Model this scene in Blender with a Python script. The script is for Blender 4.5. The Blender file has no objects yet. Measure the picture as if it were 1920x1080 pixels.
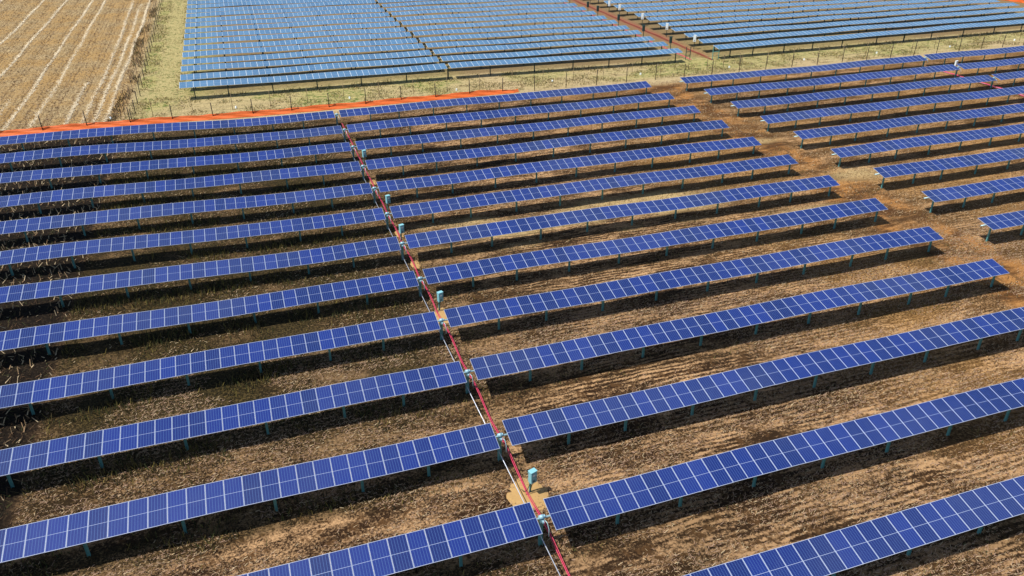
import bpy, math, random
import numpy as np
rng = np.random.default_rng(7)
random.seed(7)
C = bpy.data.collections.new("solar_farm"); bpy.context.scene.collection.children.link(C)
ZO = 2.0            # height of the nearest torque tubes' plane above world zero
P = 7.4248; PW = 1.02; TILT = math.atan2(.2323, 1.0141); HALF = 1.0403

# ------------------------------------------------------------------ terrain
def S(t):
    t = np.clip(t, 0, 1); return t*t*(3-2*t)
def bump(x, y): return .62*S((-x-5)/32)*S((y-25)/28)
XS = np.array([-21., 22, 67, 150]); YS = np.array([109., 140, 190, 240])
TB = np.array([[.92, .60, .0, .15], [1.06, .85, .50, .5], [1.7, 1.49, 1.1, 1.0], [2.6, 2.4, 2.0, 1.9]])
def tubef(x, y):
    x = np.clip(np.asarray(x, float), XS[0], XS[-1]); y = np.clip(np.asarray(y, float), YS[0], YS[-1])
    i = np.clip(np.searchsorted(XS, x)-1, 0, 2); j = np.clip(np.searchsorted(YS, y)-1, 0, 2)
    u = (x-XS[i])/(XS[i+1]-XS[i]); v = (y-YS[j])/(YS[j+1]-YS[j])
    return (TB[j, i]*(1-u)+TB[j, i+1]*u)*(1-v)+(TB[j+1, i]*(1-u)+TB[j+1, i+1]*u)*v
def ground(x, y):
    x = np.asarray(x, float); y = np.asarray(y, float)
    n = -(1.85+.38*S((38-y)/36))+.15*S((y-60)/30)-.15*S((x-18)/25)*S((60-y)/30)+bump(x, y)
    f = tubef(x, y)-2.15
    w = S((y-93)/14)
    return n*(1-w)+f*w+ZO
def relief(x, y):
    r_ = S((98-y)/4); n1 = fbm(x, y, 1.9, 11)-.5
    return r_*(.15*n1+.14*(fbm(x, y, 4.2, 17)-.5))+.05*n1*(1-r_)+.05*(fbm(x, y, 6., 23)-.5)
def G(x, y): return float(ground(x, y))
def tube_near(x, y): return float(bump(x, y))+ZO+(.05*math.sin(x*.14+y*.7)+.03*math.sin(x*.33+y*1.3))*min(1, abs(x)/6)
def tube_far(x, y): return float(tubef(x, y))+ZO+.06*math.sin(x*.12+y*.5)+.04*math.sin(x*.29+y*1.1)

# value noise for masks and scatter density
def vnoise(x, y, s, seed):
    r = np.random.default_rng(seed).random((256, 256))
    x = np.asarray(x, float)/s; y = np.asarray(y, float)/s
    xi = np.floor(x).astype(int); yi = np.floor(y).astype(int); fx = x-xi; fy = y-yi
    fx = fx*fx*(3-2*fx); fy = fy*fy*(3-2*fy)
    a = r[xi % 256, yi % 256]; b = r[(xi+1) % 256, yi % 256]; c = r[xi % 256, (yi+1) % 256]; d = r[(xi+1) % 256, (yi+1) % 256]
    return (a*(1-fx)+b*fx)*(1-fy)+(c*(1-fx)+d*fx)*fy
def fbm(x, y, s, seed): return (vnoise(x, y, s, seed)+.5*vnoise(x, y, s/2.1, seed+1)+.25*vnoise(x, y, s/4.3, seed+2))/1.75

# ------------------------------------------------------------------ materials
def mat(name, base, rough=.6, metal=0., spec=.5, coat=0., var=0.):
    m = bpy.data.materials.new(name); m.use_nodes = True
    b = m.node_tree.nodes['Principled BSDF']
    b.inputs['Base Color'].default_value = (*base, 1); b.inputs['Roughness'].default_value = rough
    b.inputs['Metallic'].default_value = metal; b.inputs['Specular IOR Level'].default_value = spec
    b.inputs['Coat Weight'].default_value = coat
    if var:
        nt = m.node_tree; N = nt.nodes; L = nt.links
        tc = N.new('ShaderNodeTexCoord'); nz = N.new('ShaderNodeTexNoise'); nz.inputs['Scale'].default_value = 6
        nz.inputs['Detail'].default_value = 5
        mx = N.new('ShaderNodeMix'); mx.data_type = 'RGBA'
        mx.inputs['A'].default_value = (*[c*(1-var) for c in base], 1); mx.inputs['B'].default_value = (*[min(1, c*(1+var)) for c in base], 1)
        L.new(tc.outputs['Object'], nz.inputs['Vector']); L.new(nz.outputs['Fac'], mx.inputs['Factor']); L.new(mx.outputs['Result'], b.inputs['Base Color'])
    return m

class NB:                                   # small node-building helper
    def __init__(s, m): s.nt = m.node_tree; s.N = s.nt.nodes; s.L = s.nt.links
    def put(s, sock, v):
        if isinstance(v, bpy.types.NodeSocket): s.L.new(v, sock)
        elif isinstance(v, tuple) and len(v) == 3 and sock.type == 'RGBA': sock.default_value = (*v, 1)
        else: sock.default_value = v
    def math(s, op, a, b=0., c=None, clamp=False):
        n = s.N.new('ShaderNodeMath'); n.operation = op; n.use_clamp = clamp
        s.put(n.inputs[0], a); s.put(n.inputs[1], b)
        if c is not None: s.put(n.inputs[2], c)
        return n.outputs[0]
    def mix(s, f, a, b, typ='MIX'):
        n = s.N.new('ShaderNodeMix'); n.data_type = 'RGBA'; n.blend_type = typ
        s.put(n.inputs['Factor'], f); s.put(n.inputs['A'], a); s.put(n.inputs['B'], b); return n.outputs['Result']
    def noise(s, vec, scale, detail=3., rough=.55, dist=0.):
        n = s.N.new('ShaderNodeTexNoise'); s.L.new(vec, n.inputs['Vector'])
        n.inputs['Scale'].default_value = scale; n.inputs['Detail'].default_value = detail
        n.inputs['Roughness'].default_value = rough; n.inputs['Distortion'].default_value = dist
        return n.outputs['Fac']
    def ramp(s, f, lo, hi):
        n = s.N.new('ShaderNodeMapRange'); n.interpolation_type = 'SMOOTHSTEP'; s.put(n.inputs[0], f)
        n.inputs[1].default_value = lo; n.inputs[2].default_value = hi; return n.outputs[0]
    def scalev(s, vec, k):
        n = s.N.new('ShaderNodeMapping'); s.L.new(vec, n.inputs['Vector']); n.inputs['Scale'].default_value = k; return n.outputs[0]
    def attr(s, name):
        n = s.N.new('ShaderNodeAttribute'); n.attribute_name = name; return n.outputs['Fac']

def cell_material(name, dark, light, line, rough):
    """glass over blue silicon cells: 6 columns of half-cut cells, pale gap lines, a white band across the middle"""
    m = bpy.data.materials.new(name); m.use_nodes = True; n = NB(m); b = n.N['Principled BSDF']
    tc = n.N.new('ShaderNodeTexCoord'); sp = n.N.new('ShaderNodeSeparateXYZ'); n.L.new(tc.outputs['Object'], sp.inputs[0])
    X, Y = sp.outputs[0], sp.outputs[1]
    oi = n.N.new('ShaderNodeObjectInfo')
    fx = n.math('FRACT', n.math('MULTIPLY_ADD', X, 1/.157, .0+3))
    lx = n.math('GREATER_THAN', n.math('ABSOLUTE', n.math('SUBTRACT', fx, .5)), .5-.075)
    ay = n.math('ABSOLUTE', Y)
    fy = n.math('FRACT', n.math('MULTIPLY', n.math('SUBTRACT', ay, .012), 1/.0835))
    ly = n.math('GREATER_THAN', n.math('ABSOLUTE', n.math('SUBTRACT', fy, .5)), .5-.045)
    fb = n.math('FRACT', n.math('MULTIPLY_ADD', X, 5/.157, .0))
    lb = n.math('GREATER_THAN', n.math('ABSOLUTE', n.math('SUBTRACT', fb, .5)), .5-.06)
    var = n.mix(oi.outputs['Random'], dark, light)
    big = n.noise(tc.outputs['Object'], 1.3, 2)
    var = n.mix(n.math('MULTIPLY', big, .25), var, tuple(c*.6 for c in dark))
    col = n.mix(n.math('MULTIPLY', lb, .25), var, line)
    col = n.mix(n.math('MULTIPLY', n.math('MAXIMUM', lx, n.math('MULTIPLY', ly, .7)), .8), col, line)
    mid = n.math('LESS_THAN', ay, .011)
    geo0 = n.N.new('ShaderNodeNewGeometry')
    film_sheen = n.math('ADD', n.math('MULTIPLY', n.ramp(n.noise(geo0.outputs['Position'], .8, 5, .65), .42, .8), .5), n.ramp(n.noise(geo0.outputs['Position'], .06, 3, .5), .42, .62))  # dust film, plus broad pale drifts painted as gradual reflections
    col = n.mix(n.math('MULTIPLY', film_sheen, .055), col, (.22, .25, .27))
    col = n.mix(mid, col, (.32, .38, .54))
    n.L.new(col, b.inputs['Base Color'])
    b.inputs['IOR'].default_value = 1.85
    geo = n.N.new('ShaderNodeNewGeometry')
    dust = n.noise(geo.outputs['Position'], .35, 4)
    n.L.new(n.math('MULTIPLY_ADD', dust, .16, rough-.05), b.inputs['Roughness'])
    return m

M = {}
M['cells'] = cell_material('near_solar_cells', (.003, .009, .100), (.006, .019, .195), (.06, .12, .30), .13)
M['cells_far_sky'] = cell_material('far_cells_sky_tinted', (.055, .145, .275), (.085, .205, .355), (.15, .28, .45), .2)  # far cells' base colour lightened to carry the reflected sky
M['frame'] = mat('aluminium_frame', (.46, .52, .66), .4, .15)
M['frame_far'] = mat('pale_frame', (.52, .62, .70), .4, .1)
M['back'] = mat('backsheet', (.35, .36, .38), .6)
M['galv'] = mat('galvanised_steel', (.15, .42, .42), .45, .35, var=.25)
M['tube'] = mat('torque_tube_steel', (.32, .48, .52), .4, .4, var=.15)
M['steel_far'] = mat('weathered_dark_steel', (.035, .075, .07), .6, .2, var=.3)
M['rod'] = mat('drive_rod_steel', (.48, .52, .60), .35, .4)
M['gear'] = mat('gearbox_pale_paint', (.30, .52, .62), .4, .2, var=.2)
M['pink'] = mat('pink_conduit_plastic', (.62, .05, .12), .5, var=.3)
M['red_far'] = mat('faded_red_conduit', (.26, .06, .035), .6, var=.2)
M['box'] = mat('pale_cyan_cabinet', (.22, .50, .56), .4, var=.06)
M['box_white'] = mat('white_cabinet', (.72, .80, .82), .4, var=.05)
M['dark'] = mat('black_rubber', (.015, .015, .017), .5)
M['fence_post'] = mat('rusty_dark_post', (.035, .022, .015), .8, var=.3)
M['fence_post_pale'] = mat('weathered_wood_post', (.20, .145, .08), .85, var=.3)
M['wire'] = mat('fence_wire', (.10, .09, .08), .5, .4)
M['net'] = mat('orange_barrier_mesh', (.95, .17, .03), .6, var=.3)
_nt = M['net'].node_tree; _tr = _nt.nodes.new('ShaderNodeBsdfTranslucent'); _tr.inputs['Color'].default_value = (1., .15, .03, 1)
_ms = _nt.nodes.new('ShaderNodeMixShader'); _ms.inputs[0].default_value = .12
_nt.links.new(_nt.nodes['Principled BSDF'].outputs[0], _ms.inputs[1]); _nt.links.new(_tr.outputs[0], _ms.inputs[2]); _nt.links.new(_ms.outputs[0], _nt.nodes['Material Output'].inputs['Surface'])
M['white'] = mat('white_plastic', (.78, .84, .82), .5)
M['sand'] = mat('yellow_sand', (.40, .25, .095), .95, var=.22)

# ------------------------------------------------------------------ mesh helpers
class MB:
    def __init__(s): s.v = []; s.f = []; s.m = []; s.sm = []
    def box(s, c, d, mi=0, R=None, taper=1.):
        n = len(s.v)
        for k in (-1, 1):
            t = taper if k > 0 else 1.
            for a, b in ((-1, -1), (1, -1), (1, 1), (-1, 1)):
                p = [a*d[0]/2*t, b*d[1]/2*t, k*d[2]/2]
                if R is not None: p = R @ np.array(p)
                s.v.append((c[0]+p[0], c[1]+p[1], c[2]+p[2]))
        for q in ((0, 3, 2, 1), (4, 5, 6, 7), (0, 1, 5, 4), (1, 2, 6, 5), (2, 3, 7, 6), (3, 0, 4, 7)):
            s.f.append(tuple(n+i for i in q)); s.m.append(mi); s.sm.append(False)
    def tube(s, pts, r, seg=8, mi=0):
        pts = [np.array(p, float) for p in pts]; n0 = len(s.v)
        for i, p in enumerate(pts):
            t = pts[min(i+1, len(pts)-1)]-pts[max(i-1, 0)]; t /= np.linalg.norm(t)+1e-9
            a = np.cross(t, (0, 0, 1.)) if abs(t[2]) < .95 else np.cross(t, (0, 1., 0)); a /= np.linalg.norm(a); b = np.cross(t, a)
            rr = r[i] if isinstance(r, (list, tuple)) else r
            for k in range(seg):
                th = 2*math.pi*k/seg; q = p+rr*(a*math.cos(th)+b*math.sin(th)); s.v.append(tuple(q))
        for i in range(len(pts)-1):
            for k in range(seg):
                a0 = n0+i*seg+k; a1 = n0+i*seg+(k+1) % seg
                s.f.append((a0, a0+seg, a1+seg, a1)); s.m.append(mi); s.sm.append(True)
        s.f.append(tuple(n0+k for k in range(seg))); s.m.append(mi); s.sm.append(False)
        e = n0+(len(pts)-1)*seg
        s.f.append(tuple(e+k for k in reversed(range(seg)))); s.m.append(mi); s.sm.append(False)
    def mesh(s, name, mats):
        me = bpy.data.meshes.new(name); me.from_pydata(s.v, [], s.f)
        for m in mats: me.materials.append(m)
        me.polygons.foreach_set('material_index', s.m); me.polygons.foreach_set('use_smooth', s.sm); me.update(); return me
def obj(name, me, parent=None, loc=(0, 0, 0), rot=(0, 0, 0)):
    o = bpy.data.objects.new(name, me); C.objects.link(o); o.location = loc; o.rotation_euler = rot
    if parent: o.parent = parent
    return o
def tag(o, label=None, cat=None, group=None, kind=None):
    for k, v in (('label', label), ('category', cat), ('group', group), ('kind', kind)):
        if v: o[k] = v
    return o
def empty(name, loc, label, cat, group=None):
    o = bpy.data.objects.new(name, None); C.objects.link(o); o.location = loc; o.empty_display_size = .3
    return tag(o, label, cat, group)

# ------------------------------------------------------------------ solar panels, posts, shared meshes
def panel_mesh(name, W, lipl, lipr, cells, frame):
    """one framed module: front glass with cells, raised frame lip of given widths, rear sheet"""
    b = MB(); L = HALF; w = W/2; t = .035; lo = .022
    z0, z1 = -t, 0.
    b.box((0, 0, -.008), (W-lipl-lipr, 2*L-2*lo, .010), 0)
    b.v = [(x+(lipl-lipr)/2, y, z) for x, y, z in b.v]
    b.box((-w+lipl/2, 0, -t/2+.001), (lipl, 2*L, t), 1); b.box((w-lipr/2, 0, -t/2+.001), (lipr, 2*L, t), 1)
    b.box((0, -L+lo/2, -t/2+.003), (W-lipl-lipr, lo, t), 1); b.box((0, L-lo/2, -t/2+.003), (W-lipl-lipr, lo, t), 1)
    b.box(((lipl-lipr)/2, 0, -.017), (W-lipl-lipr-.004, 2*L-2*lo-.004, .006), 2)
    b.box((0, 0, -.05), (.12, .34, .03), 2)                        # junction box / clamp under the module
    return b.mesh(name, [cells, frame, M['back']])
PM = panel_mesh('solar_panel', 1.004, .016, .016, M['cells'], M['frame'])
PFA = panel_mesh('solar_panel_far_a', 1.0, .055, .02, M['cells_far_sky'], M['frame_far'])
PFB = panel_mesh('solar_panel_far_b', 1.0, .02, .02, M['cells_far_sky'], M['frame_far'])

def post_mesh(name, h, m, wide=.15):
    """driven I-section pile with a bearing saddle at its head; head at local z=0, foot at -h"""
    b = MB(); z = -h/2-.08; hh = h-.16+.5
    b.box((0, 0, z-.25+.0), (wide, .012, hh), 0)
    b.box((-wide/2, 0, z-.25), (.012, wide*.85, hh), 0); b.box((wide/2, 0, z-.25), (.012, wide*.85, hh), 0)
    b.box((0, 0, -.13), (.05, .2, .08), 0); b.tube([(-.04, 0, 0), (.04, 0, 0)], .082, 10)
    return b.mesh(name, [m])
HPOST = {}
def post_for(h, m):
    k = (round(h/.08), m.name)
    if k not in HPOST: HPOST[k] = post_mesh('support_post', k[0]*.08, m)
    return HPOST[k]

def tracker(name, y, label, cat, group, nodes, segs, posts, zt, tilts, cells, pw, steel, tube_mat, node_z=None, stubs=()):
    """a whole single-axis tracker row: tube, posts, drive and all its modules"""
    nx = nodes[0]
    root = empty(name, (nx, y, G(nx, y)), label, cat, group)
    o0 = np.array((nx, y, G(nx, y)))
    jit = lambda x: zt(x, y)
    # torque tube, one continuous member from end to end
    a = min(s[0] for s in segs)-stubs[0]; e = max(s[0]+s[1]*pw for s in segs)+stubs[1]
    xs = np.arange(a, e, 2.4).tolist()+[e]
    b = MB(); b.tube([np.array((x, y, jit(x)-.125))-o0 for x in xs], .068, 8)
    obj('torque_tube', b.mesh('torque_tube', [tube_mat]), root)
    for px in posts:
        h = jit(px)-.125-G(px, y)
        obj('post', post_for(h, steel), root, np.array((px, y, jit(px)-.125))-o0, (0, 0, random.uniform(-.05, .05)))
    i = 0
    for (x0, n), tl in zip(segs, tilts):
        for k in range(n):
            x = x0+(k+.5)*pw; zz = jit(x); sl = math.atan2(jit(x+.6)-jit(x-.6), 1.2)
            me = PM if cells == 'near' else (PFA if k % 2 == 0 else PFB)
            o = obj('solar_panel', me, root, np.array((x, y, zz))-o0)
            o.rotation_euler = (tl+.012*math.sin(x*.1+y*2.3)+random.gauss(0, .004), -sl+random.gauss(0, .0025), 0)
            i += 1
    return root, o0

# drive assembly on the motor corridor post: gear housing, flange, short lever to the drive rod, heavy pile
def drive_parts(root, o0, x, y, zt, steel, h, k=1., far=False):
    z = zt(x, y)-.075
    L = np.array((x, y, z))-o0
    b = MB()
    b.box((0, 0, -h/2-.2), (.20, .014, h+.2)); b.box((-.10, 0, -h/2-.2), (.014, .19, h+.2)); b.box((.10, 0, -h/2-.2), (.014, .19, h+.2))
    obj('drive_post', b.mesh('drive_post', [steel]), root, L+np.array((-.02, 0, 0)))
    if far:
        g = MB(); g.tube([(-.12, 0, 0), (.12, 0, 0)], .13, 12); g.box((0, 0, -.2), (.14, .2, .18))
        obj('gear_housing', g.mesh('gear_housing', [M['steel_far']]), root, L); return
    g = MB(); g.tube([(-.13, 0, 0), (.13, 0, 0)], .13, 14); g.tube([(-.17, 0, 0), (-.13, 0, 0)], .11, 12); g.tube([(.13, 0, 0), (.2, 0, 0)], .11, 12)
    g.box((0, 0, -.24), (.2, .26, .2)); g.box((.02, -.2, -.2), (.1, .2, .12))
    obj('gear_housing', g.mesh('gear_housing', [M['gear']]), root, L+np.array((.02, 0, .02)))
    a = MB(); a.tube([(.12, -.05, -.1), (.24, -.35, -.2), (.26, -.55, -.48), (.2, -.72, -.85)], .028, 6)
    obj('lever_arm', a.mesh('lever_arm', [M['tube']]), root, L)

ORD = ['nearest', 'second', 'third', 'fourth', 'fifth', 'sixth', 'seventh', 'eighth', 'ninth', 'tenth', 'eleventh', 'twelfth', 'thirteenth', 'fourteenth', 'fifteenth', 'sixteenth', 'seventeenth']
RP = [4.9, 9.05, 14.2, 19.3, 24.4, 29.5, 34.6, 39.9, 44.0, 49.2]
for k in range(0, 13):
    y = k*P
    if k == 0: lab = 'row of dark blue panels cut off by the bottom right corner of the photo'
    elif k == 12: lab = 'farthest row of panels crossing the near pink conduits, right before the orange netting'
    elif k == 1: lab = 'nearest whole row of blue panels across the pink conduits, just before the closest cabinet'
    else: lab = '%s row of blue panels across the near pink conduits, counted from the bottom edge' % ORD[k-1]
    r, o0 = tracker('solar_tracker_row', y, lab, 'solar panel row', 'rows of solar panels joined across the near pink conduits',
        (0.,), [(-.195-48*PW, 48), (.593, 48)], [-(p)+.3 for p in RP]+RP, tube_near, (TILT, TILT), 'near', PW, M['galv'], M['tube'], stubs=(.25, .3))
    drive_parts(r, o0, .1, y, tube_near, M['galv'], tube_near(.1, y)-G(.1, y))
B2 = 55.68; N2 = B2+48*PW+.195
for k in range(3, 13):
    y = k*P
    if k == 12: lab = 'back row of blue panels right of the dirt track, along the bare fence posts'
    else: lab = '%s row of blue panels right of the dirt track, counted from the fence' % ORD[12-k]
    r, o0 = tracker('solar_tracker_row', y, lab, 'solar panel row', 'rows of solar panels right of the dirt track',
        (N2,), [(B2, 48), (N2+.593, 48)], [N2-p+.3 for p in RP[:-1]]+[56.6]+[N2+p for p in RP], tube_near, (TILT, TILT), 'near', PW, M['galv'], M['tube'], stubs=(.55, .3))
    drive_parts(r, o0, N2+.1, y, tube_near, M['galv'], tube_near(N2+.1, y)-G(N2+.1, y))
FP = [-19.1, -14.1, -7.3, -.3, 6.9, 14.5, 29.3, 37.5, 44.9, 52.0, 58.7, 65.7]
SP = [77.5, 82.6, 89.7, 96.4, 103.5, 112., 126.1, 134.6, 143.1, 150.8, 158., 165.]
PF = 5.52; Y0 = 109.08
for k in range(17):
    y = Y0+k*PF
    lab = ('%s sky-blue row of the far left block, counted from the grass strip' % ORD[k]) if k else 'front sky-blue row of the far left block, casting its shadow on the grass'
    r, o0 = tracker('solar_tracker_row', y, lab, 'solar panel row', 'rows of solar panels beyond the grass strip beside the stubble field',
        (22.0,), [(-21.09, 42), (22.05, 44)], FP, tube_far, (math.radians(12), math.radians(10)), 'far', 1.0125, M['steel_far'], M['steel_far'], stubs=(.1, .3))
    drive_parts(r, o0, 21.75, y, tube_far, M['steel_far'], 2.15, far=True)
for k in range(15):
    y = Y0+k*PF
    lab = ('%s sky-blue panel row of the far right block, counted from the grass strip' % ORD[k]) if k else 'front sky-blue panel row of the far right block along the green grass strip'
    r, o0 = tracker('solar_tracker_row', y, lab, 'solar panel row', 'rows of solar panels right of the far red conduits',
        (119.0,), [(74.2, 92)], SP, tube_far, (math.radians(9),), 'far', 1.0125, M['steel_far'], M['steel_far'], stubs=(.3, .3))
    drive_parts(r, o0, 119., y, tube_far, M['steel_far'], 2.15, far=True)

# ------------------------------------------------------------------ drive rods and conduits in the motor corridors
def line(name, pts, r, m, label, cat, seg=7, group=None):
    b = MB(); c = np.array(pts[0], float); b.tube([np.array(p)-c for p in pts], r, seg)
    return tag(obj(name, b.mesh(name, [m]), None, tuple(c)), label, cat, group)
ys = np.arange(-1.5, 12*P+.3, .8)
line('drive_rod', [(.03, y, ZO-1.36) for y in (-3., 12*P)], .030, M['rod'], 'long thin white steel drive rod running under the near rows beside the pink conduits', 'drive rod')
def sag(x, y, z, ph): return (x+.03*math.sin(y*.9), y, G(x, y)+z+.22*abs(math.cos(math.pi*y/P))+.02*math.sin(y*1.7+ph))
line('conduit', [sag(.70, y, .14, 0) for y in ys], .026, M['pink'], 'left one of the two pink conduits through the gap between the near rows', 'conduit')
line('conduit', [sag(.79, y, .12, 2) for y in ys], .022, M['pink'], 'right one of the two pink conduits through the gap between the near rows', 'conduit')
ys2 = np.arange(3*P, 12*P+.3, .8)
line('drive_rod', [(N2+.03, y, ZO-1.42) for y in (3*P, 12*P)], .034, M['rod'], 'thin pale drive rod under the rows at the right edge of the photo', 'drive rod')
for dx, r, l in ((.7, .05, 'leftmost'), (.9, .05, 'middle'), (1.12, .05, 'rightmost')):
    line('conduit', [(N2+dx+.05*math.sin(y+dx*9), y, G(N2+dx, y)+.12+.04*math.sin(y*2)) for y in ys2], r, M['pink'], '%s of the three pink conduits in the gap at the right edge of the photo' % l, 'conduit')
ys3 = np.arange(Y0-1, Y0+15*PF, 1.2)
for dx, l in ((73.1, 'left'), (73.5, 'right')):
    line('conduit', [(dx+.1*math.sin(y*.7+dx), y, G(dx, y)+.10) for y in ys3], .06, M['red_far'], '%s of the two faded red conduits on the ground beside the far right block' % l, 'conduit')
for dx, l in ((68.5, 'left'),):
    line('conduit', [(dx+.1*math.sin(y*.7+dx), y, G(dx, y)+.5) for y in ys3], .07, M['pink'], 'pink conduit along the right ends of the far block rows', 'conduit')

# ------------------------------------------------------------------ cabinets on posts
def cabinet(x, y, rz, h, m, label, group, post=M['galv'], cables=True, size=(.44, .3, .86), name='electrical_cabinet'):
    g = G(x, y); root = empty(name, (x, y, g), label, 'cabinet', group); root.rotation_euler = (0, 0, rz)
    b = MB()
    for sx in (-1, 1): b.box((sx*.05, .03, h/2-.2), (.014, .09, h+.4))
    b.box((0, .03, h/2-.2), (.1, .012, h+.4))
    obj('post', b.mesh('cabinet_post', [post]), root)
    zc = h-size[2]/2+.05
    c = MB(); w, d, H = size
    c.box((0, -.05-d/2, zc), (w, d, H)); c.box((0, -.05-d/2, zc+H/2+.012), (w+.05, d+.06, .024))
    me = c.mesh('cabinet_case', [m]); o = obj('case', me, root)
    bv = o.modifiers.new('bevel', 'BEVEL'); bv.width = .012; bv.segments = 2
    dr = MB(); dr.box((0, -.05-d-.008, zc), (w*.88, .016, H*.9)); do = obj('door', dr.mesh('cabinet_door', [m]), root)
    pl = MB(); pl.box((-.02, -.05-d-.02, zc+H*.2), (w*.4, .008, H*.14)); obj('plate', pl.mesh('rating_plate', [M['white']]), do)
    vt = MB()
    for q in range(4): vt.box((-.02, -.05-d-.02, zc-H*.22-q*.045), (w*.45, .01, .016))
    obj('vent', vt.mesh('vent', [M['dark']]), do)
    br = MB(); br.box((0, .0, zc+H*.3), (w*1.05, .03, .04)); br.box((0, .0, zc-H*.3), (w*1.05, .03, .04)); obj('bracket', br.mesh('bracket', [post]), root)
    gl = MB()
    for q in (-1, 0, 1): gl.tube([(q*w*.25, -.05-d/2, zc-H/2-.07), (q*w*.25, -.05-d/2, zc-H/2+.01)], .025, 8)
    obj('gland', gl.mesh('cable_glands', [M['dark']]), root)
    hd = MB(); hd.box((w*.34, -.05-d-.027, zc), (.025, .022, .11)); obj('handle', hd.mesh('door_handle', [M['dark']]), do)
    if cables:
        for q, (s, e) in enumerate((((-.08, -.15, zc-H/2), (-.42, .35, .28)), ((.08, -.15, zc-H/2), (-.40, -.05, .20)))):
            k = MB(); s = np.array(s); e = np.array(e); p = [s*(1-t)+e*t+np.array((0, 0, -.42*math.sin(math.pi*t))) for t in np.linspace(0, 1, 12)]
            for v in p: v[2] = max(v[2], .03)
            k.tube(p, .022, 6); obj('cable', k.mesh('cable', [M['dark']]), root)
    return root
for x, y, sand, lab in ((.95, 11.45, 1, 'pale cyan cabinet on a post standing on the largest yellow sand patch, nearest the camera'),
        (1.03, 34.1, 1, 'pale cyan cabinet on a post behind the fifth row, on a small sand patch'),
        (.80, 48.6, 0, 'pale cyan cabinet with dark cables behind the sixth row, by bare pale ground'),
        (1.0, 56.6, 0, 'pale cyan cabinet on a post behind the seventh row of panels'),
        (1.05, 72.0, 0, 'pale cyan cabinet on a post behind the ninth row, farthest beside the near pink conduits')):
    cabinet(x, y, math.radians(18), 1.88, M['box'], lab, 'pale cyan cabinets beside the near pink conduits')
for x, y, lab in ((N2+1.3, 85.2, 'pale cabinet behind the second row from the fence, at the right edge gap'), (N2+1.5, 70.3, 'pale cabinet cut close to the right edge of the photo')):
    cabinet(x+1.9, y, .2, 1.75, M['box_white'], lab, 'pale cabinets at the right edge', cables=False, size=(.55, .25, .85))
for i, (x, y) in enumerate(((75.6, 118.2), (75.9, 130.), (76.0, 141.4), (76.0, 153.), (75.9, 158.5), (75.9, 169.8))):
    cabinet(x-1.1, y-.9, math.radians(-35), 2.7, M['box_white'], '%s white cabinet beside the far red conduits, counted from the grass strip' % ORD[i], 'white cabinets beside the far red conduits', post=M['steel_far'], cables=False, size=(.55, .3, 1.25))
for i, y in enumerate((115.6, 127., 138.8, 149.8, 155.4, 166.5)):
    cabinet(68.2, y, math.radians(170), 3.1, M['steel_far'], '%s dark cabinet rising above the right ends of the far block rows' % ORD[i], 'dark cabinets at the right ends of the far block', post=M['steel_far'], cables=False, size=(.5, .3, 1.2))

# ------------------------------------------------------------------ fences, netting, marker caps, gate, stakes
def fence(pts, h, wires, m, label, group=None, r=.035, wr=.009):
    x0, y0 = pts[0]; g0 = G(x0, y0); root = empty('wire_fence', (x0, y0, g0), label, 'fence', group)
    heads = []
    for (x, y) in pts:
        g = G(x, y); hh = h*random.uniform(.94, 1.06); lx, ly = random.gauss(0, .05), random.gauss(0, .05)
        b = MB(); b.tube([(0, 0, -.3), (lx, ly, hh)], r, 6); b.box((lx*.5, ly*.5+.03, hh*.5), (.012, .03, hh*.9))
        obj('post', b.mesh('fence_post', [m]), root, (x-x0, y-y0, g-g0))
        heads.append((x-x0, y-y0, g-g0))
    b = MB()
    for z in wires: b.tube([(p[0], p[1]-.04, p[2]+z) for p in heads], wr, 4)
    obj('wire', b.mesh('fence_wires', [M['wire']]), root)
    return root
fence([(-44.2+5.53*k, 97.4) for k in range(-4, 37)], 2.5, (.3, .8, 1.3, 1.8), M['fence_post'], 'near line of dark fence posts directly behind the orange netting and the last near rows', r=.062)
fence([(-24.9+5.55*k, 101.3) for k in range(0, 37)], 2.5, (.5, 1.2, 1.9), M['fence_post_pale'], 'second line of thin brown fence posts across the grass strip, parallel to the netting', r=.036)
fence([(-27.4, 97.9+5.2*k) for k in range(0, 30)], 2.2, (.4, .9, 1.4, 1.9), M['fence_post'], 'dark fence running away along the grassy edge of the stubble field', r=.055)
fence([(-28.9, 103+5.2*k) for k in range(0, 28)], 1.7, (.6, 1.2), M['fence_post'], 'lower dark fence on the stubble side of the field boundary')

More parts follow.
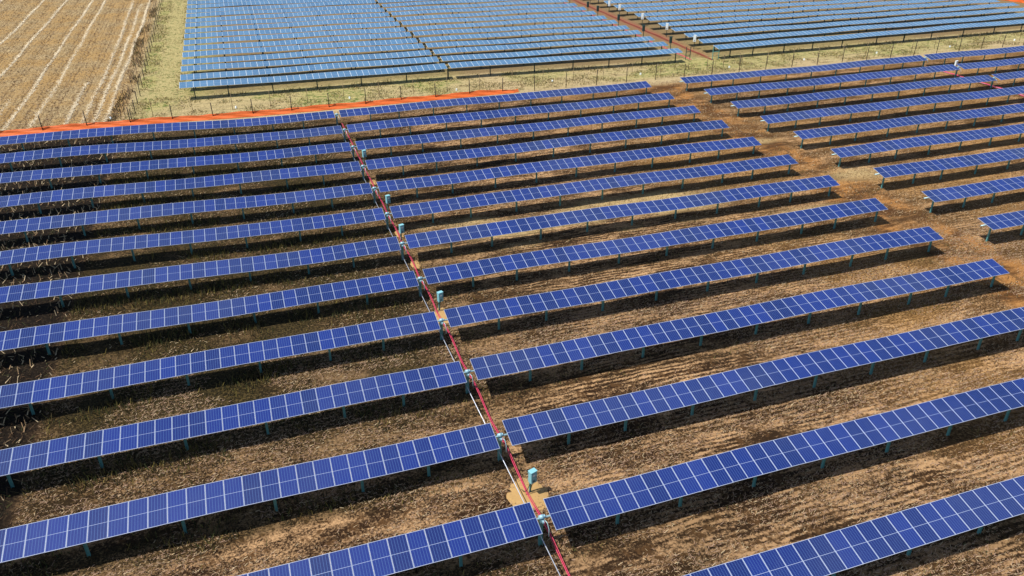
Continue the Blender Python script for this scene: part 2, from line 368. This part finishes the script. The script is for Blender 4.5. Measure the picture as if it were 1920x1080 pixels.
def net(pts, h, label, lean=.42):
    """orange barrier netting: a sagging, wrinkled band with cut slots, given real thickness"""
    n = 0; v = []; f = []
    P2 = []
    for (a, b_) in zip(pts[:-1], pts[1:]):
        L = math.hypot(b_[0]-a[0], b_[1]-a[1]); k = int(L/.35)
        for i in range(k): t = i/k; P2.append((a[0]+(b_[0]-a[0])*t, a[1]+(b_[1]-a[1])*t))
    P2.append(pts[-1]); rows = 7
    o = np.array((P2[0][0], P2[0][1], G(*P2[0])))
    for i, (x, y) in enumerate(P2):
        g = G(x, y); end = min(1, (len(P2)-1-i)/14); hh = h*(.95+.08*math.sin(i*.19)+.05*math.sin(i*.6)+.03*random.random())*(.55+.45*end)
        for j in range(rows):
            s = j/(rows-1)
            v.append((x-o[0]+.05*math.sin(i*.7+j), y-o[1]+lean*s+.035*math.sin(i*.55+j*1.1)+.015*random.random(), g-o[2]+.04+hh*s))
    for i in range(len(P2)-1):
        for j in range(rows-1):
                        a = i*rows+j; f.append((a, a+rows, a+rows+1, a+1))
    me = bpy.data.meshes.new('barrier_netting'); me.from_pydata(v, [], f); me.materials.append(M['net']); me.update()
    ob = obj('barrier_netting', me, None, tuple(o)); sm = ob.modifiers.new('thick', 'SOLIDIFY'); sm.thickness = .004
    return tag(ob, label, 'netting')
net([(-62, 97.2), (-44, 97.15), (-20, 97.1), (0, 97.15), (16, 97.1), (29.5, 97.1), (30.5, 97.5)], .74, 'long bright orange barrier netting strung along the fence behind the last near row')
net([(183.5, 126.), (182.0, 133.), (179.8, 142.), (177, 155)], 1.9, 'piece of orange barrier netting in the top right corner of the photo')
for i, x in enumerate((-30.6, -13.3, 3.8, 21.1, 38.1, 54.8, 72.5, 89.1, 105.9, 123.5, 141.)):
    y = 101.6+(.3 if i % 3 else -.2); g = G(x, y)
    b = MB(); b.tube([(0, 0, 0), (0, 0, .05), (0, 0, .28), (0, 0, .33), (0, 0, .35)], [.17, .14, .14, .10, .02], 12); b.tube([(0, 0, -.2), (0, 0, .02)], .03, 6)
    tag(obj('marker_cap', b.mesh('marker_cap', [M['white']]), None, (x, y, g)), '%s from the left of the small white marker caps on the grass strip' % (['first'] + ORD[1:])[i], 'marker', 'small white marker caps')
def gate():
    x0, y0 = 68.4, 102.3; g = G(x0, y0); r = empty('field_gate', (x0, y0, g), 'wire gate frame with a top rail in the grass strip below the far conduits', 'gate')
    for dx in (0, 3.4, 6.8):
        b = MB(); b.tube([(0, 0, -.3), (0, 0, 2.3)], .05, 6); obj('post', b.mesh('gate_post', [M['fence_post_pale']]), r, (dx, 0, 0))
    b = MB(); b.tube([(0, 0, 2.2), (6.8, 0, 2.2)], .035, 6); b.tube([(0, 0, .5), (6.8, 0, .5)], .02, 6); obj('rail', b.mesh('gate_rail', [M['fence_post_pale']]), r)
    b = MB(); b.tube([(0, 0, .5), (3.4, 0, 2.2)], .012, 5); obj('wire', b.mesh('gate_brace', [M['wire']]), r)
gate()
def rack(x, y, m, label, h=2.4, gap=.9):
    g = G(x, y); r = empty('equipment_rack', (x, y, g), label, 'rack')
    for dx in (0, gap):
        b = MB(); b.box((0, 0, h/2-.2), (.10, .10, h+.4)); b.box((0, 0, h-.02), (.14, .14, .04)); obj('post', b.mesh('rack_post', [m]), r, (dx, 0, 0))
    b = MB(); b.box((gap/2, 0, h*.62), (gap-.1, .05, .12)); b.box((gap/2, 0, h*.30), (gap-.1, .05, .08)); obj('crossbar', b.mesh('rack_crossbar', [m]), r)
rack(68.5, 110.1, M['steel_far'], 'pair of dark steel posts with crossbars at the far left block front corner')
rack(73.2, 108.3, M['galv'], 'pair of pale green posts at the left end of the far right front row', 2.5, 1.3)

# sand patches round the cabinet posts: low irregular mounds
def patch(x, y, rx, ry, label, seed):
    r_ = np.random.default_rng(seed); n = 40; rings = 7; v = [(0, 0, .07)]; f = []
    ph = r_.random(6)*6.28
    for i in range(1, rings+1):
        for k in range(n):
            th = 2*math.pi*k/n; w = 1+.07*math.sin(3*th+ph[0])+.06*math.sin(5*th+ph[1])+.07*math.sin(9*th+ph[2])+.05*math.sin(17*th+ph[3]); s = i/rings
            px, py = rx*w*s*(abs(math.cos(th))**.75)*math.copysign(1, math.cos(th)), ry*w*s*(abs(math.sin(th))**.75)*math.copysign(1, math.sin(th))
            v.append((px, py, G(x+px, y+py)-G(x, y)+.075*(1-s*s)+.012*r_.random()-(.03 if i == rings else 0)))
    for k in range(n): f.append((0, 1+k, 1+(k+1) % n))
    for i in range(1, rings):
        for k in range(n):
            a = 1+(i-1)*n; b = 1+i*n; f.append((a+k, b+k, b+(k+1) % n, a+(k+1) % n))
    me = bpy.data.meshes.new('sand_patch'); me.from_pydata(v, [], f); me.materials.append(M['sand']); me.polygons.foreach_set('use_smooth', [True]*len(me.polygons))
    tag(obj('sand_patch', me, None, (x, y, G(x, y))), label, 'sand', None, 'structure')
patch(.75, 11.1, 1.25, 1.55, 'yellow sand patch round the nearest cabinet', 1)
patch(.95, 33.3, .95, 1.5, 'yellow sand patch round the second cabinet', 2)
patch(1.0, 50.6, .45, .9, 'small yellow sand patch in the conduit gap', 3)
patch(1.0, 43.3, .45, .8, 'small sand patch near the sixth row', 4)
patch(1.05, 65.8, .45, .9, 'small sand patch near the ninth row', 5)

# ------------------------------------------------------------------ ground
def axis(a, b, st, far):
    core = np.arange(a, b+st/2, st); k = np.array([4, 10, 20, 40, 80, 160, 320, far])
    return np.concatenate([a-k[::-1], core, b+k])
gx = axis(-75, 190, .6, 700.); gy = axis(-14, 235, .6, 900.)
GX, GY = np.meshgrid(gx, gy); gz = ground(GX, GY)
n1 = fbm(GX, GY, 1.9, 11)-.5; n2 = fbm(GX, GY, 6., 23)-.5
rough_y = S((98-GY)/4)
furrow = np.sin(GX*2*math.pi/2.9+fbm(GX, GY, 14, 5)*3)
field = (GX < -29)*1.*(GY > 98)
gz = gz+relief(GX, GY)+field*.05*furrow
nx_, ny_ = len(gx), len(gy)
verts = np.stack([GX, GY, gz], -1).reshape(-1, 3)
idx = np.arange(nx_*ny_).reshape(ny_, nx_)
quads = np.stack([idx[:-1, :-1], idx[:-1, 1:], idx[1:, 1:], idx[1:, :-1]], -1).reshape(-1, 4)
me = bpy.data.meshes.new('ground'); me.vertices.add(len(verts)); me.vertices.foreach_set('co', verts.ravel())
me.loops.add(quads.size); me.loops.foreach_set('vertex_index', quads.ravel().astype(np.int32))
me.polygons.add(len(quads)); me.polygons.foreach_set('loop_start', np.arange(0, quads.size, 4, dtype=np.int32)); me.polygons.foreach_set('loop_total', np.full(len(quads), 4, np.int32))
me.polygons.foreach_set('use_smooth', np.ones(len(quads), bool)); me.update(); me.validate()
def addattr(me, name, a):
    at = me.attributes.new(name, 'FLOAT', 'POINT'); at.data.foreach_set('value', np.asarray(a, np.float32).ravel())
X, Y = GX, GY
nA = fbm(X, Y, 9, 31); nB = fbm(X, Y, 4, 41); nC = fbm(X, Y, 17, 51)
near = S((95.5-Y)/3)
grass_strip = S((Y-97)/4)*S((X+28)/2)
m_field = S((-28.3-X+1.2*(nB-.5))/1.0)*S((Y-98)/1.5)
# green: grass on the strip, on the field margin, between the far rows near their ends
green = grass_strip*(S((nA-.36)/.28)*S((112.5-Y)/4)*.85+.35*S((nC-.35)/.3)*S((140-Y)/30))
green = np.maximum(green, S((-20.5-X)/2)*S((X+28.8)/1.2)*S((Y-98)/4)*(.35+.65*S((nB-.4)/.25))*(1.+.6*S((X+28.6)/.8)*S((-25.2-X)/1.2))*(1-.95*S(1.5-np.abs(X+23.7)/1.5)))
green = np.maximum(green, grass_strip*S((X-78)/14)*S((Y-102)/2)*S((111-Y)/3)*.9)
green = np.maximum(green, grass_strip*S((-13-X)/6)*.8*S((Y-106)/3))
# track: bare brown dirt between the two near blocks and along the corridor ends
track = near*S((4.6-np.abs(X-52.6-3.*(nA-.5)))/1.8)*(.55+.45*S((nB-.35)/.2))
track = np.maximum(track, S((X-30)/25)*S((70-X)/8)*S(1-np.abs(Y-93.5)/4)*.8)
# pale: dry pale earth
pale = np.maximum(S((nB-.3)/.3)*S((3.6-np.abs(Y-49.2-1.*(nA-.5)))/1.4)*S((X-1)/3)*S((40-X)/8), .9*S(1-np.hypot((X-57)/6.5, (Y-49.3)/3.4))*S((nB-.2)/.3))
pale = np.maximum(pale, .8*S(1-np.hypot((X-53)/5, (Y-63.5)/1.6)))
pale = np.maximum(pale, .75*S(1-np.hypot((X-21)/20, (Y-44.0)/1.1))*S((nB-.35)/.25))
pale = np.maximum(pale, .7*S(1-np.hypot((X-45)/7, (Y-42.2)/1.1)))
pale = np.maximum(pale, .55*S(1-np.hypot((X-99)/8, (Y-79.5)/1.4)))
ochre = near*S((X-22)/18)*(.35+.65*S((nA-.35)/.3))
stalks = S((-28.2-X)/.8)*S((Y-12)/4)*near
dirty = S((nC-.42)/.2)
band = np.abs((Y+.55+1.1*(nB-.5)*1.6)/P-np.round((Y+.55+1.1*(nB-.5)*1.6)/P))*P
row_weed_shade = near*S((1.5+.9*(fbm(X, Y, 1.6, 61)-.5)-band)/.7)*S((56-X)/4)*S((nA-.15)/.3)  # ragged dark band under each row: weeds plus painted shadow edge
strip = row_weed_shade
redsoil = S(1-np.abs(X-73.6)/2.6)*S((Y-106)/3)
weed_shade = near*S((12-X)/20)*S((Y-13)/12)*(.7+.4*S((nB-.3)/.3))*(1-stalks)  # weed cover on the left, with the dark shade there painted in
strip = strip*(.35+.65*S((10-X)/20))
weed_shade = np.maximum(weed_shade, near*.55*S((nA-.45)/.2)*S((30-X)/40))
for nme, a in (('green', np.clip(green, 0, 1.15)), ('track', track), ('pale', pale), ('ochre', ochre), ('field', m_field), ('near', near), ('stalks', stalks), ('dirty', dirty), ('weed_shade', np.maximum(np.clip(weed_shade, 0, 1), .72*strip)), ('redsoil', redsoil), ('drill', S((X+8)/22)*S((Y+20)/5)), ('farsoil', S((X+21.5)/1.5)*S((Y-110)/2))): addattr(me, nme, a)
mg = bpy.data.materials.new('ground_soil'); mg.use_nodes = True; n = NB(mg); bs = n.N['Principled BSDF']
geo = n.N.new('ShaderNodeNewGeometry'); pos = geo.outputs['Position']
rowv = n.scalev(pos, (.42, 1.5, 1.)); fldv = n.scalev(pos, (1.5, .16, 1.))
fine = n.noise(pos, 6.5, 6, .78); finer = n.noise(pos, 14., 3, .7); mid = n.noise(pos, 1.3, 5, .65, .6); big = n.noise(pos, .12, 4, .6)
streak = n.noise(rowv, 3.6, 5, .66, .15)
dr = n.attr('drill'); stm = n.math('ADD', n.math('MULTIPLY', streak, dr), n.math('MULTIPLY', mid, n.math('SUBTRACT', 1., dr)))
sy = n.N.new('ShaderNodeSeparateXYZ'); n.L.new(pos, sy.inputs[0])
wob = n.noise(n.scalev(pos, (.25, .6, 1.)), 1.0, 3, .6)
lines = n.math('MULTIPLY_ADD', n.math('SINE', n.math('MULTIPLY_ADD', sy.outputs[1], 2*math.pi/.46, n.math('MULTIPLY', wob, 14.))), .5, .5)
lines = n.math('MULTIPLY', n.math('SUBTRACT', lines, .5), n.math('MULTIPLY', dr, n.ramp(n.noise(pos, .22, 3, .6), .42, .58)))
patchy = n.noise(n.scalev(pos, (.35, 1., 1.)), .5, 6, .66)
straw_m = n.ramp(n.math('ADD', n.math('MULTIPLY', lines, .14), n.math('MULTIPLY_ADD', stm, .26, n.math('MULTIPLY_ADD', fine, .60, n.math('MULTIPLY', patchy, .56)))), .662, .80)
near_c = n.mix(straw_m, (.030, .015, .007), (.53, .325, .165))
near_c = n.mix(n.ramp(mid, .50, .64), near_c, n.mix(fine, (.030, .015, .007), (.16, .082, .032)))
och_c = n.mix(n.ramp(fine, .38, .64), (.11, .046, .012), (.56, .33, .12))
c = n.mix(n.math('MULTIPLY', n.attr('ochre'), .62), near_c, och_c)
c = n.mix(n.math('MULTIPLY', n.attr('dirty'), .25), c, (.035, .022, .010))
wd = n.mix(n.ramp(fine, .42, .7), (.010, .009, .004), (.115, .082, .028)); c = n.mix(n.math('MULTIPLY', n.attr('weed_shade'), .95), c, wd)
xr = n.math('ABSOLUTE', n.math('ADD', sy.outputs[0], n.math('MULTIPLY_ADD', n.noise(n.scalev(pos, (.02, 1., .02)), .07, 2, .5), 6., -52.6-3.)))
rut = n.math('MULTIPLY', n.ramp(n.math('ABSOLUTE', n.math('SUBTRACT', xr, .95)), .34, .12), n.ramp(n.noise(pos, .5, 3), .38, .55))
trk0 = n.mix(n.ramp(fine, .32, .7), (.22, .090, .025), (.52, .265, .085)); trk = n.mix(n.ramp(patchy, .42, .60), (.085, .038, .014), trk0); trk = n.mix(n.math('MULTIPLY', rut, .6), trk, (.10, .052, .022)); c = n.mix(n.math('MULTIPLY', n.attr('track'), .95), c, trk)
pl = n.mix(n.ramp(fine, .3, .66), (.27, .185, .075), (.56, .42, .21)); c = n.mix(n.attr('pale'), c, pl)
stk = n.mix(n.ramp(fine, .5, .7), (.010, .007, .005), (.08, .055, .03)); c = n.mix(n.attr('stalks'), c, stk)
# far ground
notnear = n.math('SUBTRACT', 1., n.attr('near'), clamp=True)
far_c = n.mix(n.ramp(fine, .35, .68), (.30, .22, .11), (.60, .48, .27)); far_c = n.mix(n.ramp(n.math('MULTIPLY_ADD', mid, .6, n.math('MULTIPLY', finer, .4)), .54, .64), far_c, (.17, .105, .055))
soil = n.mix(n.ramp(fine, .3, .7), (.10, .062, .034), (.26, .19, .09)); far_c = n.mix(n.math('MULTIPLY', n.attr('farsoil'), .9), far_c, soil)
far_c = n.mix(n.math('MULTIPLY', n.attr('redsoil'), .85), far_c, n.mix(fine, (.16, .05, .03), (.34, .15, .09)))
gr = n.mix(n.ramp(fine, .34, .66), (.16, .165, .045), (.55, .46, .20)); gr = n.mix(n.ramp(mid, .50, .62), gr, (.06, .12, .015))
far_c = n.mix(n.math('MULTIPLY', n.attr('green'), .8), far_c, gr)
c = n.mix(notnear, c, far_c)
# stubble field with long residue windrows along y
fs = n.noise(fldv, 2.2, 5, .7); ff = n.mix(n.ramp(n.math('MULTIPLY_ADD', fs, .5, n.math('MULTIPLY', fine, .5)), .38, .62), (.16, .105, .05), (.50, .38, .20))
ff = n.mix(n.ramp(big, .35, .62), ff, n.mix(fine, (.24, .14, .05), (.46, .31, .13)))
ff = n.mix(n.ramp(n.math('MULTIPLY_ADD', mid, .5, n.math('MULTIPLY', fs, .5)), .54, .62), ff, (.075, .05, .03))
c = n.mix(n.attr('field'), c, ff)
n.L.new(c, bs.inputs['Base Color']); bs.inputs['Roughness'].default_value = .95; bs.inputs['Specular IOR Level'].default_value = .1
bmp = n.N.new('ShaderNodeBump'); bmp.inputs['Strength'].default_value = 1.; bmp.inputs['Distance'].default_value = .16
n.L.new(n.math('ADD', n.math('MULTIPLY', fine, .7), n.math('MULTIPLY', streak, .5)), bmp.inputs['Height']); n.L.new(bmp.outputs[0], bs.inputs['Normal'])
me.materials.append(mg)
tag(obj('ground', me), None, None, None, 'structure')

# ------------------------------------------------------------------ scatter meshes (stuff)
def scatter(name, bx, by, hx, hy, hz, w, mats, mi, label, cat, base=None):
    """straight straw blades as thin tapered three-sided prisms: base point (bx,by), tip offset (hx,hy,hz), width w"""
    N = len(bx); g = ground(bx, by)+relief(bx, by)-.015 if base is None else base
    d = np.stack([hx, hy, hz], -1); dn = d/np.linalg.norm(d, axis=1, keepdims=True)
    up = np.where(np.abs(dn[:, 2:3]) > .9, np.array([[1., 0, 0]]), np.array([[0., 0, 1.]]))
    a = np.cross(dn, up); a /= np.linalg.norm(a, axis=1, keepdims=True); b = np.cross(dn, a)
    base_p = np.stack([bx, by, g], -1); V = np.zeros((N, 6, 3)); w = w[:, None]
    for k in range(3):
        th = 2*math.pi*k/3; o = a*math.cos(th)+b*math.sin(th)
        V[:, k] = base_p+o*w; V[:, 3+k] = base_p+d+o*w*.55
    F = []
    off = np.arange(N)[:, None]*6
    for k in range(3):
        j = (k+1) % 3; F.append(np.concatenate([off+k, off+j, off+3+j, off+3+k], 1))
    F = np.stack(F, 1).reshape(-1, 4)
    me = bpy.data.meshes.new(name); me.vertices.add(N*6); me.vertices.foreach_set('co', V.ravel())
    me.loops.add(F.size); me.loops.foreach_set('vertex_index', F.ravel().astype(np.int32)); me.polygons.add(len(F))
    me.polygons.foreach_set('loop_start', np.arange(0, F.size, 4, dtype=np.int32)); me.polygons.foreach_set('loop_total', np.full(len(F), 4, np.int32))
    me.polygons.foreach_set('material_index', np.repeat(mi, 3).astype(np.int32)); me.update()
    for m in mats: me.materials.append(m)
    return tag(obj(name, me), label, cat, None, 'stuff')
ST = [mat('straw_pale', (.60, .47, .29), .85), mat('straw_tan', (.36, .235, .125), .9), mat('straw_brown', (.13, .07, .032), .9), mat('straw_pinkish', (.44, .29, .20), .9)]
GRN = [mat('weed_olive', (.095, .07, .022), .9), mat('weed_green', (.06, .075, .016), .9), mat('weed_yellow', (.24, .19, .045), .9), mat('weed_dark', (.028, .026, .009), .9)]
def in_view(x, y, pad=0):
    return (x > -52) & (y > -4) & (y < 96.5)
# standing and fallen maize stalks on the far left, in drilled lines
lx = np.repeat(np.arange(-61, -28.7, .75), 190); ly = 14+np.tile(np.arange(190)*.43, len(lx)//190)
k = rng.random(len(lx)) < .7*S((vnoise(lx, ly, 3.5, 88)-.12)/.3)+.1
lx, ly = lx[k]+rng.normal(0, .06, k.sum()), ly[k]+rng.normal(0, .12, k.sum()); N = len(lx)
rr = rng.random(N); h = np.where(rr < .7, rng.uniform(.15, .55, N), rng.uniform(.1, .25, N))
scatter('corn_stalks', lx, ly, rng.normal(.0, .2, N), rng.normal(-.03, .3, N), h, rng.uniform(.03, .055, N), ST, rng.choice([0, 0, 1], N), 'lines of pale broken maize stalks under the left ends of the rows', 'maize stalks')
N = 15000; bx = rng.uniform(-61, -28.6, N); by = rng.uniform(12, 96, N)
th = rng.uniform(0, 6.28, N); L_ = rng.uniform(.15, .45, N)
scatter('corn_leaves', bx, by, np.cos(th)*L_, np.sin(th)*L_, rng.uniform(.0, .35, N), rng.uniform(.015, .03, N), ST+GRN, rng.choice([2, 2, 2, 4, 7, 7, 5], N), 'dark matted maize leaves between the stalk lines', 'leaf litter')
# short stubble in drilled lines along the rows, denser toward the camera
def stub(N, x0, x1, y0, y1, seed, dens):
    r = np.random.default_rng(seed); x = r.uniform(x0, x1, N); y = r.uniform(y0, y1, N)
    q = .42*np.round(y/.42)+r.normal(0, .05, N); y = np.where(r.random(N) < dens, q, y)
    keep = r.random(N) < S((fbm(x*.5, y, 2.6, seed+5)-.30)/.28)
    return x[keep], y[keep], r
x, y, r = stub(210000, -28.5, 60, -3, 34, 3, .6); N = len(x)
th = r.uniform(0, 6.28, N); L_ = r.uniform(.08, .30, N)
scatter('stubble', x, y, np.cos(th)*L_, np.sin(th)*L_*.6, r.uniform(.02, .15, N), r.uniform(.012, .026, N), ST, r.choice([0, 1, 1, 2, 3, 3], N), 'cut straw stubble covering the ground between the nearest rows', 'stubble')
x, y, r = stub(120000, -28.5, 80, 34, 96, 4, .3); N = len(x)
th = r.uniform(0, 6.28, N); L_ = r.uniform(.1, .3, N)
scatter('stubble', x, y, np.cos(th)*L_, np.sin(th)*L_*.6, r.uniform(.03, .16, N), r.uniform(.014, .03, N), ST, r.choice([0, 1, 1, 2, 2], N), 'straw stubble between the middle rows', 'stubble')
# weeds growing in the strips under the rows, taller on the left
W_x, W_y, W_s = [], [], []
for k in range(0, 13):
    yc = k*P; n_ = 9000 if k > 2 else 7000
    x = rng.uniform(-28.4, 56, n_); y = yc-.5+rng.normal(0, .95, n_)
    d = fbm(x, y, 3.0, 300+k); left = S((12-x)/30)
    keep = rng.random(n_) < S((d-.34)/.2)*(.25+.75*left)*(1. if 2 < k < 12 else .75)
    W_x.append(x[keep]); W_y.append(y[keep]); W_s.append((.5+.8*left)[keep])
x = np.concatenate(W_x); y = np.concatenate(W_y); s = np.concatenate(W_s); N = len(x)
th = rng.uniform(0, 6.28, N); L_ = rng.uniform(.03, .2, N)*s
scatter('weeds', x, y, np.cos(th)*L_, np.sin(th)*L_, rng.uniform(.1, .42, N)*s, rng.uniform(.016, .034, N), GRN, rng.choice([0, 0, 1, 2, 3, 3], N), 'low olive weeds growing in the shaded strips under the rows', 'weeds')
# grass tufts and clods on the strip and along the field margin
N = 42000; x = rng.uniform(-28.5, 150, N); y = rng.uniform(98, 111, N); k = rng.random(N) < S((fbm(x, y, 2.2, 71)-.38)/.25); x = x[k]; y = y[k]
N2_ = 16000; xa = rng.uniform(-28.8, -20.6, N2_); ya = 98+rng.random(N2_)*120; k = rng.random(N2_) < S((fbm(xa, ya, 3., 77)-.36)/.22)*(1-.85*S(1.5-np.abs(xa+23.7)/1.5)); x = np.concatenate([x, xa[k]]); y = np.concatenate([y, ya[k]]); N = len(x)
th = rng.uniform(0, 6.28, N); L_ = rng.uniform(.05, .25, N)
scatter('grass', x, y, np.cos(th)*L_, np.sin(th)*L_, rng.uniform(.06, .26, N), rng.uniform(.02, .045, N), GRN+ST, rng.choice([0, 1, 1, 2, 2, 2, 5, 4], N), 'short yellow-green grass on the strip between the fences and along the field edge', 'grass')
# residue windrows and litter of the stubble field
wx, wy = [], []
for c0, amp, ph, y0_, y1_ in ((-31., .5, 0, 99, 235), (-32.6, .4, 1, 100, 200), (-34.4, .5, 2, 99, 235), (-41.1, .35, 3, 99, 235), (-44.3, .4, 4, 99, 235), (-46.4, .3, 5, 99, 118), (-50.8, .3, 5, 120, 235), (-56.3, .4, 6, 130, 240), (-66, .4, 7, 150, 240), (-36.5, .3, 2, 99, 125)):
    n_ = int((y1_-y0_)*30); yy = rng.uniform(y0_, y1_, n_); xx = c0+.6*amp*np.sin(yy/24+ph)+.10*np.sin(yy/5.3+ph)+rng.normal(0, .07, n_)
    k = rng.random(n_) < .35+.65*vnoise(xx*0+ph*9, yy, 5, 66+int(ph)); wx.append(xx[k]); wy.append(yy[k])
x = np.concatenate(wx); y = np.concatenate(wy); N = len(x); th = rng.normal(1.57, .8, N); L_ = rng.uniform(.2, .6, N)
SW = [mat('straw_bleached', (.72, .62, .44), .85)]
scatter('straw_windrows', x, y, np.cos(th)*L_, np.sin(th)*L_, rng.uniform(.01, .14, N), rng.uniform(.026, .05, N), SW, np.zeros(N, int), 'pale wavy straw windrows running the length of the stubble field', 'straw')
N = 60000; x = rng.uniform(-75, -28.8, N); y = 98.5+rng.random(N)**1.3*130; x = np.where(rng.random(N) < .6, .76*np.round(x/.76)+rng.normal(0, .07, N), x)
th = rng.uniform(0, 6.28, N); L_ = rng.uniform(.08, .4, N)
scatter('field_stubble', x, y, np.cos(th)*L_, np.sin(th)*L_, rng.uniform(.03, .2, N), rng.uniform(.018, .04, N), ST, rng.choice([0, 1, 1, 2, 2], N), 'cut stubble in drilled lines on the brown field at the upper left', 'stubble')
# clods and a weed-grown dark bank along the field boundary
N = 4200; y = 98+rng.random(N)*130; x = -29.6+1.7*(rng.random(N)-.5)-.0+.5*np.sin(y/9); k = rng.random(N) < .6*S((vnoise(x, y, 4, 99)-.25)/.3); x, y = x[k], y[k]; N = len(x)
th = rng.uniform(0, 6.28, N); L_ = rng.uniform(.05, .3, N)
scatter('bank_weeds', x, y, np.cos(th)*L_, np.sin(th)*L_, rng.uniform(.1, .55, N), rng.uniform(.03, .06, N), GRN+ST, rng.choice([3, 0, 1, 5, 6], N), 'dark weeds on the bank between the stubble field and the fence', 'weeds')

# ------------------------------------------------------------------ light, sky, camera
sd = np.array((-.55, -.08, 1.)); sd /= np.linalg.norm(sd)
el = math.asin(sd[2]); az = math.atan2(sd[0], sd[1])
w = bpy.data.worlds.new("World"); bpy.context.scene.world = w; w.use_nodes = True
sk = w.node_tree.nodes.new('ShaderNodeTexSky'); sk.sky_type = 'NISHITA'; sk.sun_disc = False; sk.sun_elevation = el; sk.sun_rotation = az
sk.air_density = 1.0; sk.dust_density = 1.; sk.ozone_density = 1.1
bg = w.node_tree.nodes['Background']; w.node_tree.links.new(sk.outputs[0], bg.inputs['Color']); bg.inputs['Strength'].default_value = .105
sl = bpy.data.lights.new('sun', 'SUN'); sl.energy = 4.7; sl.angle = math.radians(.5); sl.color = (1., .94, .84)
so = bpy.data.objects.new('sun', sl); C.objects.link(so); so.location = (0, 0, 60)
from mathutils import Vector, Matrix
so.rotation_euler = Vector(-sd).to_track_quat('-Z', 'Y').to_euler()

yaw, pit, rol, f = .3297892847, .5058011677, -.00247304, 1470.014
cd = bpy.data.cameras.new('camera'); cam = bpy.data.objects.new('camera', cd); C.objects.link(cam)
cd.sensor_fit = 'HORIZONTAL'; cd.sensor_width = 36.; cd.lens = 36.*f/1920; cd.clip_start = .5; cd.clip_end = 3000
fw = np.array([math.sin(yaw)*math.cos(pit), math.cos(yaw)*math.cos(pit), -math.sin(pit)])
rt = np.array([math.cos(yaw), -math.sin(yaw), 0]); up = np.cross(rt, fw)
r2 = rt*math.cos(rol)+up*math.sin(rol); u2 = -rt*math.sin(rol)+up*math.cos(rol)
Mx = Matrix(((r2[0], u2[0], -fw[0], -11.76107), (r2[1], u2[1], -fw[1], -22.30497), (r2[2], u2[2], -fw[2], 32.21204+ZO), (0, 0, 0, 1)))
cam.matrix_world = Mx
sc = bpy.context.scene; sc.camera = cam
sc.view_settings.view_transform = 'Standard'; sc.view_settings.look = 'None'; sc.view_settings.exposure = .25; sc.view_settings.gamma = 1.
sc.cycles.max_bounces = 4; sc.cycles.diffuse_bounces = 2; sc.cycles.glossy_bounces = 2; sc.cycles.use_denoising = True
